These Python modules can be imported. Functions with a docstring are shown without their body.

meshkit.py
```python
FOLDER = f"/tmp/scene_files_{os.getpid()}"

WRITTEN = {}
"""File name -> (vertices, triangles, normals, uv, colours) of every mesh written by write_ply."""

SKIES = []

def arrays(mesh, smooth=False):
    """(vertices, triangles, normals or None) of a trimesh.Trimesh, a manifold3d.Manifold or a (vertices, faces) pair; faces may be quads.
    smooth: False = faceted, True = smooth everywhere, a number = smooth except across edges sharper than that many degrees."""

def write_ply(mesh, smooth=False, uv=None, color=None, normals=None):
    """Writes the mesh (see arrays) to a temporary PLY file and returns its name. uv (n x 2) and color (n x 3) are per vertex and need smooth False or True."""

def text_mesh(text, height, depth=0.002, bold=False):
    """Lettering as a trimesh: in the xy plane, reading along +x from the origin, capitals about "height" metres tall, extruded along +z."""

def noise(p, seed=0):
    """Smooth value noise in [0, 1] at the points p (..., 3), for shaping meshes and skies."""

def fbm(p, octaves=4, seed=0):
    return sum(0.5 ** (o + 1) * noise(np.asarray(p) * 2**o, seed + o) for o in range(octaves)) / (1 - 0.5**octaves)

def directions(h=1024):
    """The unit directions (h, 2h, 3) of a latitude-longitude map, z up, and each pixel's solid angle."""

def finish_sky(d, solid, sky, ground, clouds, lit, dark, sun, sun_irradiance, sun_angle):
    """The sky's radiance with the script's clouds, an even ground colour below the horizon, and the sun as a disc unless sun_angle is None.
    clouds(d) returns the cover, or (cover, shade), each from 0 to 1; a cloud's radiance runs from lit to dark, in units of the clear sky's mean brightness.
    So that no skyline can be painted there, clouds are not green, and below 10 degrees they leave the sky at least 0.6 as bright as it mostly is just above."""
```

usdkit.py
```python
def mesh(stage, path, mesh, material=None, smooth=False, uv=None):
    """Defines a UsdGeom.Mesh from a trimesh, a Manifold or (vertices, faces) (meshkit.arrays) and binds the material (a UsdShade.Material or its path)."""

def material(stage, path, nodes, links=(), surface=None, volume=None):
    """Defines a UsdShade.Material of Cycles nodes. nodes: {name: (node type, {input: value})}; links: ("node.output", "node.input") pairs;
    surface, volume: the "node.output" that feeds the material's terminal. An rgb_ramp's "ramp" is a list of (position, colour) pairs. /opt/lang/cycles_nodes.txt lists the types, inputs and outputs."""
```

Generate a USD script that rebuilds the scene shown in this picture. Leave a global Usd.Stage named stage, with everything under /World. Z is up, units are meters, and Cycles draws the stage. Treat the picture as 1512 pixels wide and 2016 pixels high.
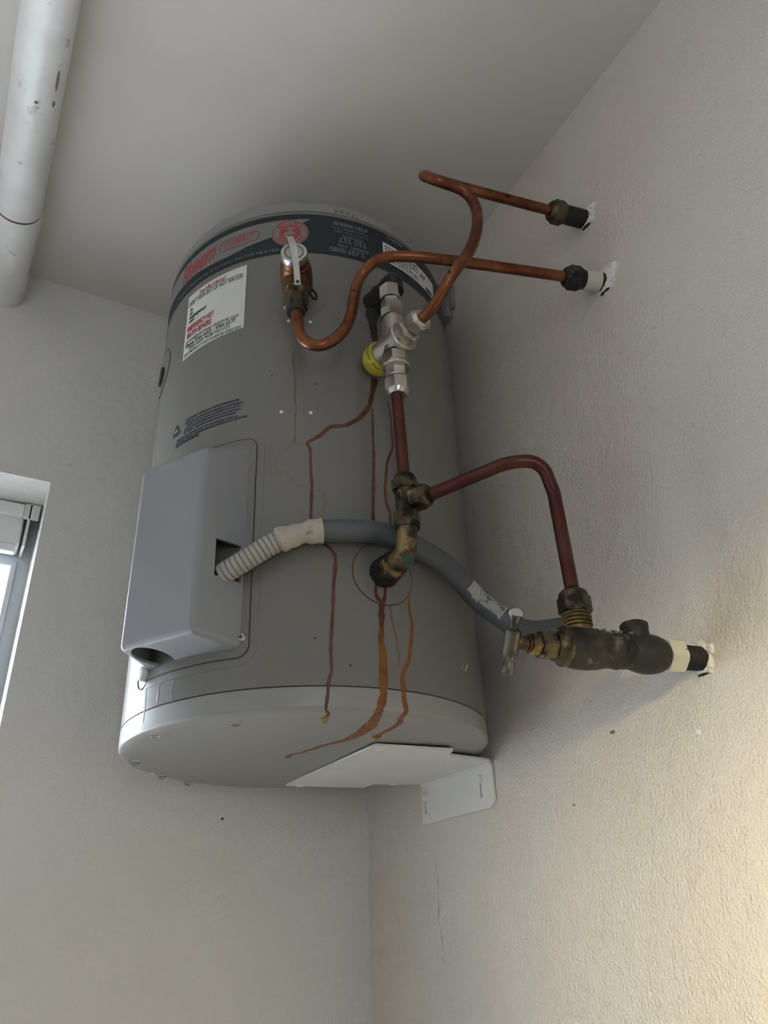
import math, random
import numpy as np, trimesh
import manifold3d as m3
import usdkit, meshkit
from scipy.interpolate import CubicSpline
from shapely.geometry import Polygon, Point
from pxr import Gf, Sdf, Usd, UsdGeom, UsdLux, UsdShade

random.seed(7)
rng = np.random.default_rng(7)
stage = Usd.Stage.CreateInMemory()
UsdGeom.SetStageUpAxis(stage, "Z")
UsdGeom.SetStageMetersPerUnit(stage, 1.0)
UsdGeom.Xform.Define(stage, "/World")
UsdGeom.Scope.Define(stage, "/World/Looks")

# ------------------------------------------------------------------ camera
cam = UsdGeom.Camera.Define(stage, "/World/camera")
cam.CreateHorizontalApertureAttr(36.0)
cam.CreateVerticalApertureAttr(48.0)
cam.CreateFocalLengthAttr(36.0 * 1539.5 / 1512)
cam.CreateClippingRangeAttr(Gf.Vec2f(0.02, 500))
CR = np.array([0.88158515, -0.47126542, -0.02676808])
CU = np.array([-0.20694589, -0.43685218, 0.8754048])
CF = np.array([0.42424171, 0.76620433, 0.48264884])
CP = np.array([-0.567236, -1.100412, -0.187498])
M = np.eye(4)
M[0, :3], M[1, :3], M[2, :3], M[3, :3] = CR, CU, -CF, CP
cam.AddTransformOp().Set(Gf.Matrix4d(*M.ravel().tolist()))
cam.CreateExposureAttr(0.0)

# ------------------------------------------------------------------ sky, sun, daylight at the windows
def light(kind, path, color, intensity, normalize=False):
    l = kind.Define(stage, path)
    l.CreateColorAttr(Gf.Vec3f(*color)); l.CreateIntensityAttr(intensity); l.CreateExposureAttr(0.0)
    l.CreateNormalizeAttr(normalize)
    return l

def aim(l, pos, direction):
    d = np.array(direction, float); d /= np.linalg.norm(d)
    up = np.array([0, 0, 1.0]) if abs(d[2]) < .95 else np.array([0, 1.0, 0])
    r = np.cross(d, up); r /= np.linalg.norm(r); u = np.cross(r, d)
    m = np.eye(4); m[0, :3], m[1, :3], m[2, :3], m[3, :3] = r, u, -d, pos
    UsdGeom.Xformable(l).AddTransformOp().Set(Gf.Matrix4d(*m.ravel().tolist()))

dome = light(UsdLux.DomeLight, "/World/sky", (0.86, 0.93, 1.0), 1.5)
sun = light(UsdLux.DistantLight, "/World/sun", (1.0, 0.80, 0.38), 1.9, True)
sun.CreateAngleAttr(9.0)
aim(sun, (0, 0, 0), (0.53, 0.85, -0.14))
w1 = light(UsdLux.RectLight, "/World/window_daylight", (0.85, 0.92, 1.04), 16.8)
w1.CreateWidthAttr(1.35); w1.CreateHeightAttr(1.05)
aim(w1, (-1.2, 0.30, -0.15), (0, -1, 0))
w2 = light(UsdLux.RectLight, "/World/rear_daylight", (1.0, 0.93, 0.82), 0.3)
w2.CreateWidthAttr(0.5); w2.CreateHeightAttr(1.0)
aim(w2, (-0.95, -2.60, -0.20), (0, 1, 0))

# ------------------------------------------------------------------ helpers
used = {}
def numbered(parent, name):
    k = used.get((parent, name), 0); used[(parent, name)] = k + 1
    return name if k == 0 else f"{name}_{k:03d}"

LOC = {}
def thing(name, label, cat, loc, group=None):
    path = "/World/" + numbered("/World", name)
    x = UsdGeom.Xform.Define(stage, path); x.AddTranslateOp().Set(Gf.Vec3d(*map(float, loc)))
    p = x.GetPrim(); p.SetCustomDataByKey("label", label); p.SetCustomDataByKey("category", cat)
    if group: p.SetCustomDataByKey("group", group)
    LOC[path] = np.array(loc, float)
    return path

def struct(name, loc=(0, 0, 0)):
    path = "/World/" + name
    x = UsdGeom.Xform.Define(stage, path); x.AddTranslateOp().Set(Gf.Vec3d(*map(float, loc)))
    x.GetPrim().SetCustomDataByKey("kind", "structure")
    LOC[path] = np.array(loc, float)
    return path

def part(parent, name, mesh, mat, smooth=35, label=None, kind=None):
    path = parent + "/" + numbered(parent, name)
    v, f, _ = meshkit.arrays(mesh, False)
    base = LOC[parent]
    LOC[path] = base
    m = usdkit.mesh(stage, path, trimesh.Trimesh(v - base, f, process=False), LOOK[mat], smooth=smooth)
    if label: m.GetPrim().SetCustomDataByKey("label", label)
    if kind: m.GetPrim().SetCustomDataByKey("kind", kind)
    return path

def cat(*ms):
    out = []
    for m in ms:
        v, f, _ = meshkit.arrays(m, False); out.append(trimesh.Trimesh(v, f, process=False))
    return trimesh.util.concatenate(out)

def nrm(a):
    a = np.asarray(a, float); return a / np.linalg.norm(a)

def basis(d, ref=None):
    d = nrm(d)
    ref = np.array(ref, float) if ref is not None else (np.array([0, 0, 1.0]) if abs(d[2]) < .9 else np.array([1.0, 0, 0]))
    x = nrm(ref - d * (ref @ d)); y = np.cross(d, x)
    return np.stack([x, y, d], 1)          # columns

def place(mesh, o, d, ref=None):
    v, f, _ = meshkit.arrays(mesh, False)
    return trimesh.Trimesh(np.asarray(o) + v @ basis(d, ref).T, f, process=False)

def box(a, b, r=0.0):
    a, b = np.minimum(a, b), np.maximum(a, b)
    if r <= 0:
        m = trimesh.creation.box(b - a); m.apply_translation((a + b) / 2); return m
    s = m3.Manifold.sphere(r, 16); pts = []
    for x in (a[0] + r, b[0] - r):
        for y in (a[1] + r, b[1] - r):
            for z in (a[2] + r, b[2] - r): pts.append(s.translate([x, y, z]))
    return m3.Manifold.batch_hull(pts)

def lathe(profile, n=40):
    """profile [(t along z, radius)] -> closed trimesh about z."""
    pr = list(profile)
    if pr[0][1] > 0: pr = [(pr[0][0], 0.0)] + pr
    if pr[-1][1] > 0: pr = pr + [(pr[-1][0], 0.0)]
    a = np.linspace(0, 2 * np.pi, n, endpoint=False)
    V, F, ring = [], [], []
    for t, r in pr:
        if r <= 1e-9:
            ring.append([len(V)]); V.append([0, 0, t])
        else:
            ring.append(list(range(len(V), len(V) + n))); V += [[r * c, r * s, t] for c, s in zip(np.cos(a), np.sin(a))]
    for A, B_ in zip(ring, ring[1:]):
        for i in range(n):
            j = (i + 1) % n
            if len(A) == 1 and len(B_) > 1: F.append([A[0], B_[j], B_[i]])
            elif len(B_) == 1 and len(A) > 1: F.append([A[i], A[j], B_[0]])
            elif len(A) > 1: F += [[A[i], A[j], B_[j]], [A[i], B_[j], B_[i]]]
    return trimesh.Trimesh(V, F, process=False)

def man(mesh):
    v, f, _ = meshkit.arrays(mesh, False)
    t = trimesh.Trimesh(v, f, process=True)
    return m3.Manifold(m3.Mesh(np.asarray(t.vertices, np.float32), np.asarray(t.faces, np.uint32)))

def hexnut(r, length, hole=0.0, cham=0.16, sides=6, turn=0.0):
    """hexagonal nut about z from 0 to length; r is the corner radius; both ends chamfered."""
    a = np.arange(sides) * 2 * np.pi / sides + turn
    h = m3.Manifold.extrude(m3.CrossSection([np.stack([r * np.cos(a), r * np.sin(a)], 1)]), length)
    c = r * cham
    h = h ^ man(lathe([(0, r - c), (c * .6, r * 1.001), (length - c * .6, r * 1.001), (length, r - c)], 48))
    if hole: h = h - m3.Manifold.cylinder(length + .02, hole, hole, 32).translate([0, 0, -.01])
    return h

def spline(pts, step=.004):
    pts = np.array(pts, float)
    t = np.concatenate([[0], np.cumsum(np.linalg.norm(np.diff(pts, axis=0), axis=1) ** .5)])
    cs = CubicSpline(t, pts, bc_type="natural")
    d = cs(np.linspace(0, t[-1], 2000))
    s = np.concatenate([[0], np.cumsum(np.linalg.norm(np.diff(d, axis=0), axis=1))])
    q = np.linspace(0, s[-1], max(3, int(s[-1] / step)))
    return np.stack([np.interp(q, s, d[:, k]) for k in range(3)], 1)

def fillet(pts, rad, n=14):
    """poly-line with rounded corners."""
    pts = [np.array(p, float) for p in pts]; out = [pts[0]]
    for i in range(1, len(pts) - 1):
        a, b, c = pts[i - 1], pts[i], pts[i + 1]
        u, w = nrm(a - b), nrm(c - b); ang = math.acos(np.clip(u @ w, -1, 1))
        r = rad[i - 1] if isinstance(rad, (list, tuple)) else rad
        L = min(r / math.tan(ang / 2), .49 * np.linalg.norm(a - b), .49 * np.linalg.norm(c - b)); r = L * math.tan(ang / 2)
        cen = b + nrm(u + w) * r / math.sin(ang / 2)
        p0, p1 = b + u * L - cen, b + w * L - cen
        th = math.acos(np.clip(nrm(p0) @ nrm(p1), -1, 1))
        for k in range(n + 1):
            s = k / n
            out.append(cen + (p0 * math.sin((1 - s) * th) + p1 * math.sin(s * th)) / math.sin(th))
    out.append(pts[-1]); return np.array(out)

def tube(path, r, n=28, caps=True):
    P = np.asarray(path, float); keep = [0]
    for i in range(1, len(P)):
        if np.linalg.norm(P[i] - P[keep[-1]]) > 1e-5: keep.append(i)
    P = P[keep]; R_ = np.broadcast_to(np.asarray(r, float), (len(P),)) if np.ndim(r) == 0 else np.asarray(r, float)[keep]
    T = np.gradient(P, axis=0); T /= np.linalg.norm(T, axis=1)[:, None]
    x = basis(T[0])[:, 0]; V = []; a = np.linspace(0, 2 * np.pi, n, endpoint=False)
    for i in range(len(P)):
        x = nrm(x - T[i] * (x @ T[i])); y = np.cross(T[i], x)
        V.append(P[i] + R_[i] * (np.cos(a)[:, None] * x + np.sin(a)[:, None] * y))
    V = np.concatenate(V); F = []
    for i in range(len(P) - 1):
        for k in range(n):
            j = (k + 1) % n; A, B_ = i * n, (i + 1) * n
            F += [[A + k, A + j, B_ + j], [A + k, B_ + j, B_ + k]]
    if caps:
        V = np.vstack([V, P[0], P[-1]]); e = len(V) - 2; L = (len(P) - 1) * n
        for k in range(n):
            j = (k + 1) % n; F += [[e, j, k], [e + 1, L + k, L + j]]
    return trimesh.Trimesh(V, F, process=False)

def rough(mesh, amp, scale, seed=0):
    v, f, _ = meshkit.arrays(mesh, False)
    t = trimesh.Trimesh(v, f, process=True)
    n = t.vertex_normals
    d = meshkit.fbm(t.vertices * scale + 37.1, 3, seed) - .5
    return trimesh.Trimesh(t.vertices + n * d[:, None] * amp * 2, t.faces, process=False)

# ------------------------------------------------------------------ materials
LOOK = {}
def ramp2(a, b, lo, hi): return [(lo, a), (hi, b)]

def paint(name, col, rough_=.5, bump=0.0, bscale=200, bdist=.001, metallic=0, spots=None, mottle=0.0, mscale=6.0, spec=.5, fine=0.0, coat=0.0):
    n = {"g": ("geometry", {}), "p": ("principled_bsdf", {"base_color": col, "roughness": rough_, "metallic": metallic, "specular_ior_level": spec, "coat_weight": coat})}
    l = []
    src = None
    if mottle:
        n["mn"] = ("noise_texture", {"scale": mscale, "detail": 5.0, "roughness": .6})
        dark = tuple(c * (1 - mottle) for c in col)
        n["mr"] = ("rgb_ramp", {"ramp": ramp2(dark, col, .35, .62)})
        l += [("g.position", "mn.vector"), ("mn.fac", "mr.fac")]; src = "mr.color"
    for i, (c2, scale, lo, hi) in enumerate(spots or []):
        n[f"sn{i}"] = ("noise_texture", {"scale": scale, "detail": 4.0, "roughness": .6})
        n[f"sr{i}"] = ("rgb_ramp", {"ramp": ramp2((0, 0, 0), (1, 1, 1), lo, hi)})
        n[f"sm{i}"] = ("mix", {"color1": col, "color2": c2})
        l += [("g.position", f"sn{i}.vector"), (f"sn{i}.fac", f"sr{i}.fac"), (f"sr{i}.color", f"sm{i}.fac")]
        if src: l.append((src, f"sm{i}.color1"))
        src = f"sm{i}.color"
    if src: l.append((src, "p.base_color"))
    if bump:
        n["bn"] = ("noise_texture", {"scale": bscale, "detail": 1.5, "roughness": .5})
        n["b"] = ("bump", {"strength": bump, "distance": bdist})
        l += [("g.position", "bn.vector"), ("bn.fac", "b.height"), ("b.normal", "p.normal")]
        if fine:
            n["fn"] = ("noise_texture", {"scale": bscale / 7, "detail": 2.0})
            n["fb"] = ("bump", {"strength": fine, "distance": bdist * 6})
            l += [("g.position", "fn.vector"), ("fn.fac", "fb.height"), ("fb.normal", "b.normal")]
    LOOK[name] = usdkit.material(stage, "/World/Looks/" + name, n, l, surface="p.BSDF")

paint("wall_paint", (.745, .692, .622), .38, .8, 340, .0017, mottle=.05, mscale=3.0, fine=.18)
paint("left_wall_paint", (.755, .735, .70), .45, .6, 340, .0012, mottle=.05, mscale=4.0, fine=.3)
paint("ceiling_paint", (.715, .672, .625), .55, .22, 260, .0006, mottle=.04, mscale=3.0, fine=.1)
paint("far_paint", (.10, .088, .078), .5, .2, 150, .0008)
paint("opposite_paint", (.62, .585, .53), .5, .2, 150, .0008)
paint("reveal_paint", (.80, .80, .78), .4, .2, 150, .0008)
paint("floor_tile", (.84, .81, .76), .4, mottle=.12, mscale=5)
paint("plaster", (.86, .84, .81), .8, .6, 260, .002, spots=[((.45, .42, .38), 220, .60, .68)])
paint("soot", (.03, .028, .028), .8)
paint("drain_paint", (.80, .79, .765), .32, .25, 60, .0012, mottle=.10, mscale=22, spots=[((.38, .38, .37), 30, .66, .74)])
paint("rust_dark", (.085, .022, .008), .45, .3, 400, .0006, spots=[((.03, .008, .006), 90, .5, .7)])
paint("rust_red", (.125, .043, .021), .5, .2, 400, .0004, spots=[((.075, .02, .01), 60, .5, .65)])
paint("rust_orange", (.21, .078, .013), .45, .2, 400, .0004, spots=[((.13, .035, .008), 70, .5, .65)])
paint("rust_pale", (.17, .095, .032), .5)
paint("rust_faint", (.185, .150, .098), .5)
paint("tank_grey", (.183, .178, .163), .33, .05, 120, .0004, mottle=.03, mscale=9)
paint("cap_grey", (.285, .285, .275), .36, .06, 120, .0004, mottle=.04, mscale=9)
paint("cover_grey", (.27, .28, .295), .38, .06, 160, .0004, mottle=.03, mscale=10)
paint("seam_dark", (.06, .04, .03), .7)
paint("navy", (.010, .018, .026), .5)
paint("swoosh_grey", (.20, .215, .21), .4)
paint("print_red", (.42, .045, .05), .45)
paint("print_dim", (.20, .215, .22), .45)
paint("print_white", (.52, .52, .50), .45)
paint("sticker_white", (.68, .68, .655), .35)
paint("sticker_red", (.36, .015, .035), .4)
paint("sticker_ink", (.022, .06, .062), .4)
paint("print_navy", (.025, .035, .075), .5)
paint("warn_yellow", (.55, .47, .12), .4)
paint("black_rubber", (.016, .016, .017), .55)
paint("bracket_white", (.80, .795, .765), .4, .08, 150, .0005, mottle=.05, mscale=16)
paint("copper", (.235, .088, .042), .36, .2, 90, .0007, metallic=.9, spots=[((.125, .042, .024), 26, .40, .60), ((.33, .155, .062), 19, .58, .74), ((.018, .012, .01), 62, .63, .68)])
paint("copper_dull", (.115, .046, .034), .36, .15, 90, .0006, metallic=.85, spots=[((.09, .03, .026), 28, .42, .62), ((.24, .088, .05), 18, .6, .75)])
paint("bronze", (.17, .075, .036), .42, .3, 120, .0008, metallic=.85, spots=[((.10, .04, .02), 40, .45, .65)])
paint("brass_aged", (.115, .092, .052), .42, .45, 160, .001, metallic=.8, spots=[((.022, .021, .019), 55, .45, .60), ((.30, .215, .10), 38, .62, .72)])
paint("brass_clean", (.20, .145, .068), .38, .3, 120, .0006, metallic=.85, spots=[((.05, .04, .025), 48, .46, .60)])
paint("brass_scraped", (.30, .205, .095), .42, .3, 120, .0006, metallic=.7, spots=[((.05, .042, .03), 30, .50, .60)])
paint("brass_dusty", (.05, .046, .038), .6, .5, 190, .0012, metallic=.45, spots=[((.019, .018, .018), 45, .42, .58), ((.155, .145, .125), 60, .60, .70)])
paint("brass_dark", (.03, .03, .028), .5, .5, 190, .0012, metallic=.4, spots=[((.02, .055, .048), 60, .62, .72)])
paint("handle_metal", (.15, .135, .11), .36, .3, 160, .0006, metallic=.85, spots=[((.05, .047, .04), 60, .45, .6)])
paint("nickel", (.60, .565, .51), .27, .08, 240, .0003, metallic=1)
paint("nickel_cast", (.50, .475, .43), .38, .35, 420, .0005, metallic=1)
paint("steel", (.62, .62, .61), .26, .05, 200, .0003, metallic=1)
paint("screw_steel", (.48, .47, .45), .35, metallic=1)
paint("cap_yellow", (.50, .45, .035), .42)
paint("black_iron", (.012, .012, .012), .55, .5, 200, .0014)
paint("ptfe_white", (.62, .60, .52), .6, .3, 200, .0008, spots=[((.08, .08, .07), 60, .66, .72)])
paint("conduit_grey", (.10, .113, .122), .5, .12, 60, .0006, mottle=.2, mscale=30)
paint("conduit_white", (.40, .385, .355), .55)
paint("groove_grey", (.20, .19, .17), .6)
paint("tape_cream", (.44, .41, .345), .7, .5, 120, .0016, spots=[((.17, .14, .10), 60, .60, .68)])
paint("scuff_white", (.40, .40, .38), .8, .9, 260, .003, spots=[((.14, .15, .15), 120, .52, .6)])
paint("dust", (.16, .15, .13), .95, .9, 300, .003)
paint("verdigris", (.025, .085, .062), .6, .4, 200, .001)
paint("aluminium_frame", (.62, .66, .70), .35, mottle=.05, mscale=15)
paint("blind_white", (.72, .72, .70), .5)
LOOK["window_glass"] = usdkit.material(stage, "/World/Looks/window_glass",
    {"t": ("transparent_bsdf", {"color": (.96, .97, .97)}), "gl": ("glossy_bsdf", {"roughness": .02, "color": (1, 1, 1)}), "f": ("fresnel", {"IOR": 1.5}), "m": ("mix_closure", {})},
    [("f.fac", "m.fac"), ("t.BSDF", "m.closure1"), ("gl.BSDF", "m.closure2")], surface="m.closure")
LOOK["water"] = usdkit.material(stage, "/World/Looks/water", {"p": ("principled_bsdf", {"base_color": (1, 1, 1), "roughness": .02, "ior": 1.33, "transmission_weight": 1.0})}, [], surface="p.BSDF")
LOOK["water_brown"] = usdkit.material(stage, "/World/Looks/water_brown", {"p": ("principled_bsdf", {"base_color": (.84, .76, .64), "roughness": .03, "ior": 1.33, "transmission_weight": 1.0})}, [], surface="p.BSDF")
LOOK["water_amber"] = usdkit.material(stage, "/World/Looks/water_amber", {"p": ("principled_bsdf", {"base_color": (.95, .68, .28), "roughness": .03, "ior": 1.33, "transmission_weight": 1.0})}, [], surface="p.BSDF")

# ------------------------------------------------------------------ the room
XL, YR, ZF, ZC = -2.1, -2.3, -1.75, 0.80
T = .22
wl = struct("wall_left")
wall = m3.Manifold.cube([-XL + 2 * T, T, ZC - ZF + .02]).translate([XL - T, 0, ZF - .01]) - m3.Manifold.cube([1.33, T + .2, 1.12]).translate([-1.85, -.1, -.697])
part(wl, "plaster_face", wall, "left_wall_paint", False)
wr = struct("wall_right")
part(wr, "plaster_face", box((0, YR - T, ZF - .01), (T, .001, ZC + .01)), "wall_paint", False)
wb = struct("wall_rear")
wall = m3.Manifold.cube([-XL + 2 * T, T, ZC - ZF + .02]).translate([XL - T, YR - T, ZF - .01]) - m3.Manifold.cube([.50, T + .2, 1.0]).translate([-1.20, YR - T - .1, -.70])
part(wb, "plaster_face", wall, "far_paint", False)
wo = struct("wall_opposite")
part(wo, "plaster_face", box((XL - T, YR - .001, ZF - .01), (XL, .001, ZC + .01)), "opposite_paint", False)
ce = struct("ceiling")
part(ce, "plaster_face", box((XL - T, YR - T, ZC), (T, T, ZC + .15)), "ceiling_paint", False)
fl = struct("floor")
part(fl, "screed", box((XL - T, YR - T, ZF - .15), (T, T, ZF - .004)), "floor_tile", False)

def rib_plane(pts, w, o, ex, ey, nn, off=.0006, jit=.0):
    """a thin irregular ribbon lying on a plane; pts in (a, b) of the axes ex, ey."""
    P = spline([(a, b, 0) for a, b in pts], .003); Tn = np.gradient(P, axis=0); Tn /= np.linalg.norm(Tn, axis=1)[:, None]
    S = np.stack([-Tn[:, 1], Tn[:, 0]], 1); V, F = [], []
    for i in range(len(P)):
        ww = w * (1 + jit * rng.uniform(-1, 1)) / 2
        for s in (-1, 1):
            q = P[i, :2] + s * ww * S[i]; V.append(np.array(o) + q[0] * np.array(ex) + q[1] * np.array(ey) + off * np.array(nn))
    for i in range(len(P) - 1): F += [[2 * i, 2 * i + 1, 2 * i + 3], [2 * i, 2 * i + 3, 2 * i + 2]]
    return trimesh.Trimesh(V, F, process=False)

def chip(o, ex, ey, nn, rx, ry, h, seed, n=22):
    """a flat irregular lump on a wall: broken plaster, dirt."""
    a = np.linspace(0, 2 * np.pi, n, endpoint=False); r = np.random.default_rng(seed)
    rr = 1 + .15 * r.uniform(-1, 1, n); V = [np.array(o) + np.array(nn) * h * .8]
    for k, (q, hh) in enumerate(((.5, h), (.8, h * .7), (1.0, -.0005))):
        for i in range(n):
            V.append(np.array(o) + np.array(ex) * rx * q * rr[i] * math.cos(a[i]) + np.array(ey) * ry * q * rr[i] * math.sin(a[i]) + np.array(nn) * hh * (1 + .3 * r.uniform(-1, 1)))
    F = []
    for i in range(n):
        j = (i + 1) % n; F.append([0, 1 + i, 1 + j])
        for k in range(2):
            A, B_ = 1 + k * n, 1 + (k + 1) * n; F += [[A + i, B_ + i, B_ + j], [A + i, B_ + j, A + j]]
    return trimesh.Trimesh(V, F, process=False)

RW = dict(ex=(0, 1, 0), ey=(0, 0, 1), nn=(-1, 0, 0))
LW = dict(ex=(1, 0, 0), ey=(0, 0, 1), nn=(0, -1, 0))
# marks on the right wall (y, z) and on the left wall (x, z)
for i, (y, z, rx, ry, m) in enumerate(((-.5245, -.0125, .004, .0018, "groove_grey"), (-.626, -.035, .003, .003, "plaster"), (-.455, -.07, .0013, .0013, "groove_grey"))):
    part(wr, "plaster_chip", chip((0, y, z), rx=rx, ry=ry, h=.0012, seed=i, **RW), m)
part(wl, "nail_hole", chip((-.2235, 0, -.0336), rx=.0016, ry=.0021, h=.0008, seed=5, **LW), "soot")
for i, (x, z, rx, ry) in enumerate(((-.345, .648, .003, .004), (-.372, .475, .004, .003), (-.452, .447, .006, .002), (-.415, .412, .008, .003), (-.5, .46, .003, .004))):
    part(wl, "paint_lump", chip((x, 0, z), rx=rx, ry=ry, h=.0012, seed=20 + i, **LW), "left_wall_paint")
part(wr, "hairline_crack", rib_plane([(-.183, -.10), (-.186, -.13), (-.184, -.16), (-.188, -.19), (-.187, -.21)], .0006, (0, 0, 0), RW["ex"], RW["ey"], RW["nn"], .0004, .9), "groove_grey", False)

# window_1 in the left wall: frame, pane, sill
w = struct("window_1")
fx0, fx1, fz0, fz1, fy = -1.85, -.52, -.697, .423, .13
def bar(parent, name, a, b, mat="aluminium_frame", r=.003): part(parent, name, box(a, b, r), mat)
bar(w, "stile", (fx1 - .019, fy, fz0), (fx1 + .002, fy + .05, fz1))
bar(w, "stile", (fx0 - .002, fy, fz0), (fx0 + .028, fy + .05, fz1))
bar(w, "top_rail", (fx0 + .026, fy + .001, fz1 - .085), (fx1 - .017, fy + .049, fz1 + .002))
bar(w, "bottom_rail", (fx0 + .026, fy + .001, fz0 - .002), (fx1 - .017, fy + .049, fz0 + .05))
bar(w, "mullion", (-1.205, fy + .004, fz0 + .048), (-1.165, fy + .046, fz1 - .083))
bar(w, "sash_bead", (fx1 - .026, fy - .006, fz0 + .04), (fx1 - .018, fy + .012, fz1 - .08), r=.002)
part(w, "pane", box((fx0 + .02, fy + .025, fz0 + .04), (-1.185, fy + .029, fz1 - .075)), "window_glass", False)
part(w, "pane", box((-1.185, fy + .025, fz0 + .04), (fx1 - .02, fy + .029, fz1 - .075)), "window_glass", False)
bar(w, "window_sill", (fx0 + .002, .004, fz0 - .002), (fx1 - .002, fy - .002, fz0 + .015), "reveal_paint")
bd = thing("roller_blind", "rolled-up white roller blind in its box at the head of the window", "blind", (-.99, .10, .39))
part(bd, "head_box", box((-1.84, .085, .352), (-.542, .125, .419), .004), "blind_white")
part(bd, "cover_strip", box((-1.84, .079, .398), (-.545, .086, .420), .002), "reveal_paint")
part(bd, "end_bracket", cat(box((-.538, .078, .350), (-.534, .122, .422), .001), box((-.545, .078, .395), (-.523, .081, .421), .001)), "blind_white")
part(bd, "bottom_bar", box((-1.83, .082, .340), (-.545, .098, .353), .003), "blind_white")
# window_2 in the rear wall, behind the camera
w = struct("window_2")
gx0, gx1, gz0, gz1, gy = -1.20, -.70, -.70, .30, YR - .12
bar(w, "stile", (gx0 - .002, gy - .05, gz0), (gx0 + .03, gy, gz1)); bar(w, "stile", (gx1 - .03, gy - .05, gz0), (gx1 + .002, gy, gz1))
bar(w, "top_rail", (gx0 + .028, gy - .049, gz1 - .03), (gx1 - .028, gy - .001, gz1 + .002)); bar(w, "bottom_rail", (gx0 + .028, gy - .049, gz0 - .002), (gx1 - .028, gy - .001, gz0 + .03))
part(w, "pane", box((gx0 + .02, gy - .027, gz0 + .02), (gx1 - .02, gy - .023, gz1 - .02)), "window_glass", False)

# ------------------------------------------------------------------ the heater: frame of reference
R0, HB = .205, np.array([-.210, -.258, 0.0])
HA = nrm([-.0152, .00697, 1.0])
H1 = nrm(np.cross([0, 1, 0], HA)); H2 = np.cross(HA, H1)
MH = np.stack([H1, H2, HA], 1)
def hw(th, z, r=R0):
    th = math.radians(th); return HB + MH @ np.array([r * math.cos(th), r * math.sin(th), z])
def rad(th):
    th = math.radians(th); return MH @ np.array([math.cos(th), math.sin(th), 0])
def loc2w(v): return HB + np.asarray(v) @ MH.T
def hmesh(m):
    v, f, _ = meshkit.arrays(m, False); return trimesh.Trimesh(loc2w(v), f, process=False)

RIM = [(R0, .004), (R0 - .0022, .0012), (R0 - .0085, -.0002), (R0 - .012, -.001), (0, -.001)]
RIML = np.concatenate([[0], np.cumsum([math.hypot(b[0] - a[0], b[1] - a[1]) for a, b in zip(RIM, RIM[1:])])])
def surf(th, s):
    """point and normal of the tank's skin; s = height, below .004 the distance run round the rim and in under the bottom."""
    if s >= .004: r, z, nr, nz = R0, s, 1, 0
    else:
        a = .004 - s; i = min(int(np.searchsorted(RIML, a, "right")) - 1, 3); u = (a - RIML[i]) / (RIML[i + 1] - RIML[i])
        (r0, z0), (r1, z1) = RIM[i], RIM[i + 1]; r, z = r0 + u * (r1 - r0), z0 + u * (z1 - z0)
        L = math.hypot(r1 - r0, z1 - z0); nr, nz = -(z1 - z0) / L, (r1 - r0) / L
    c, s_ = math.cos(math.radians(th)), math.sin(math.radians(th))
    return loc2w((r * c, r * s_, z)), MH @ np.array([nr * c, nr * s_, nz])
def bottom(x, y):
    r = math.hypot(x, y); return math.degrees(math.atan2(y, x)), .004 - (RIML[3] + (RIM[3][0] - r))

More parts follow.
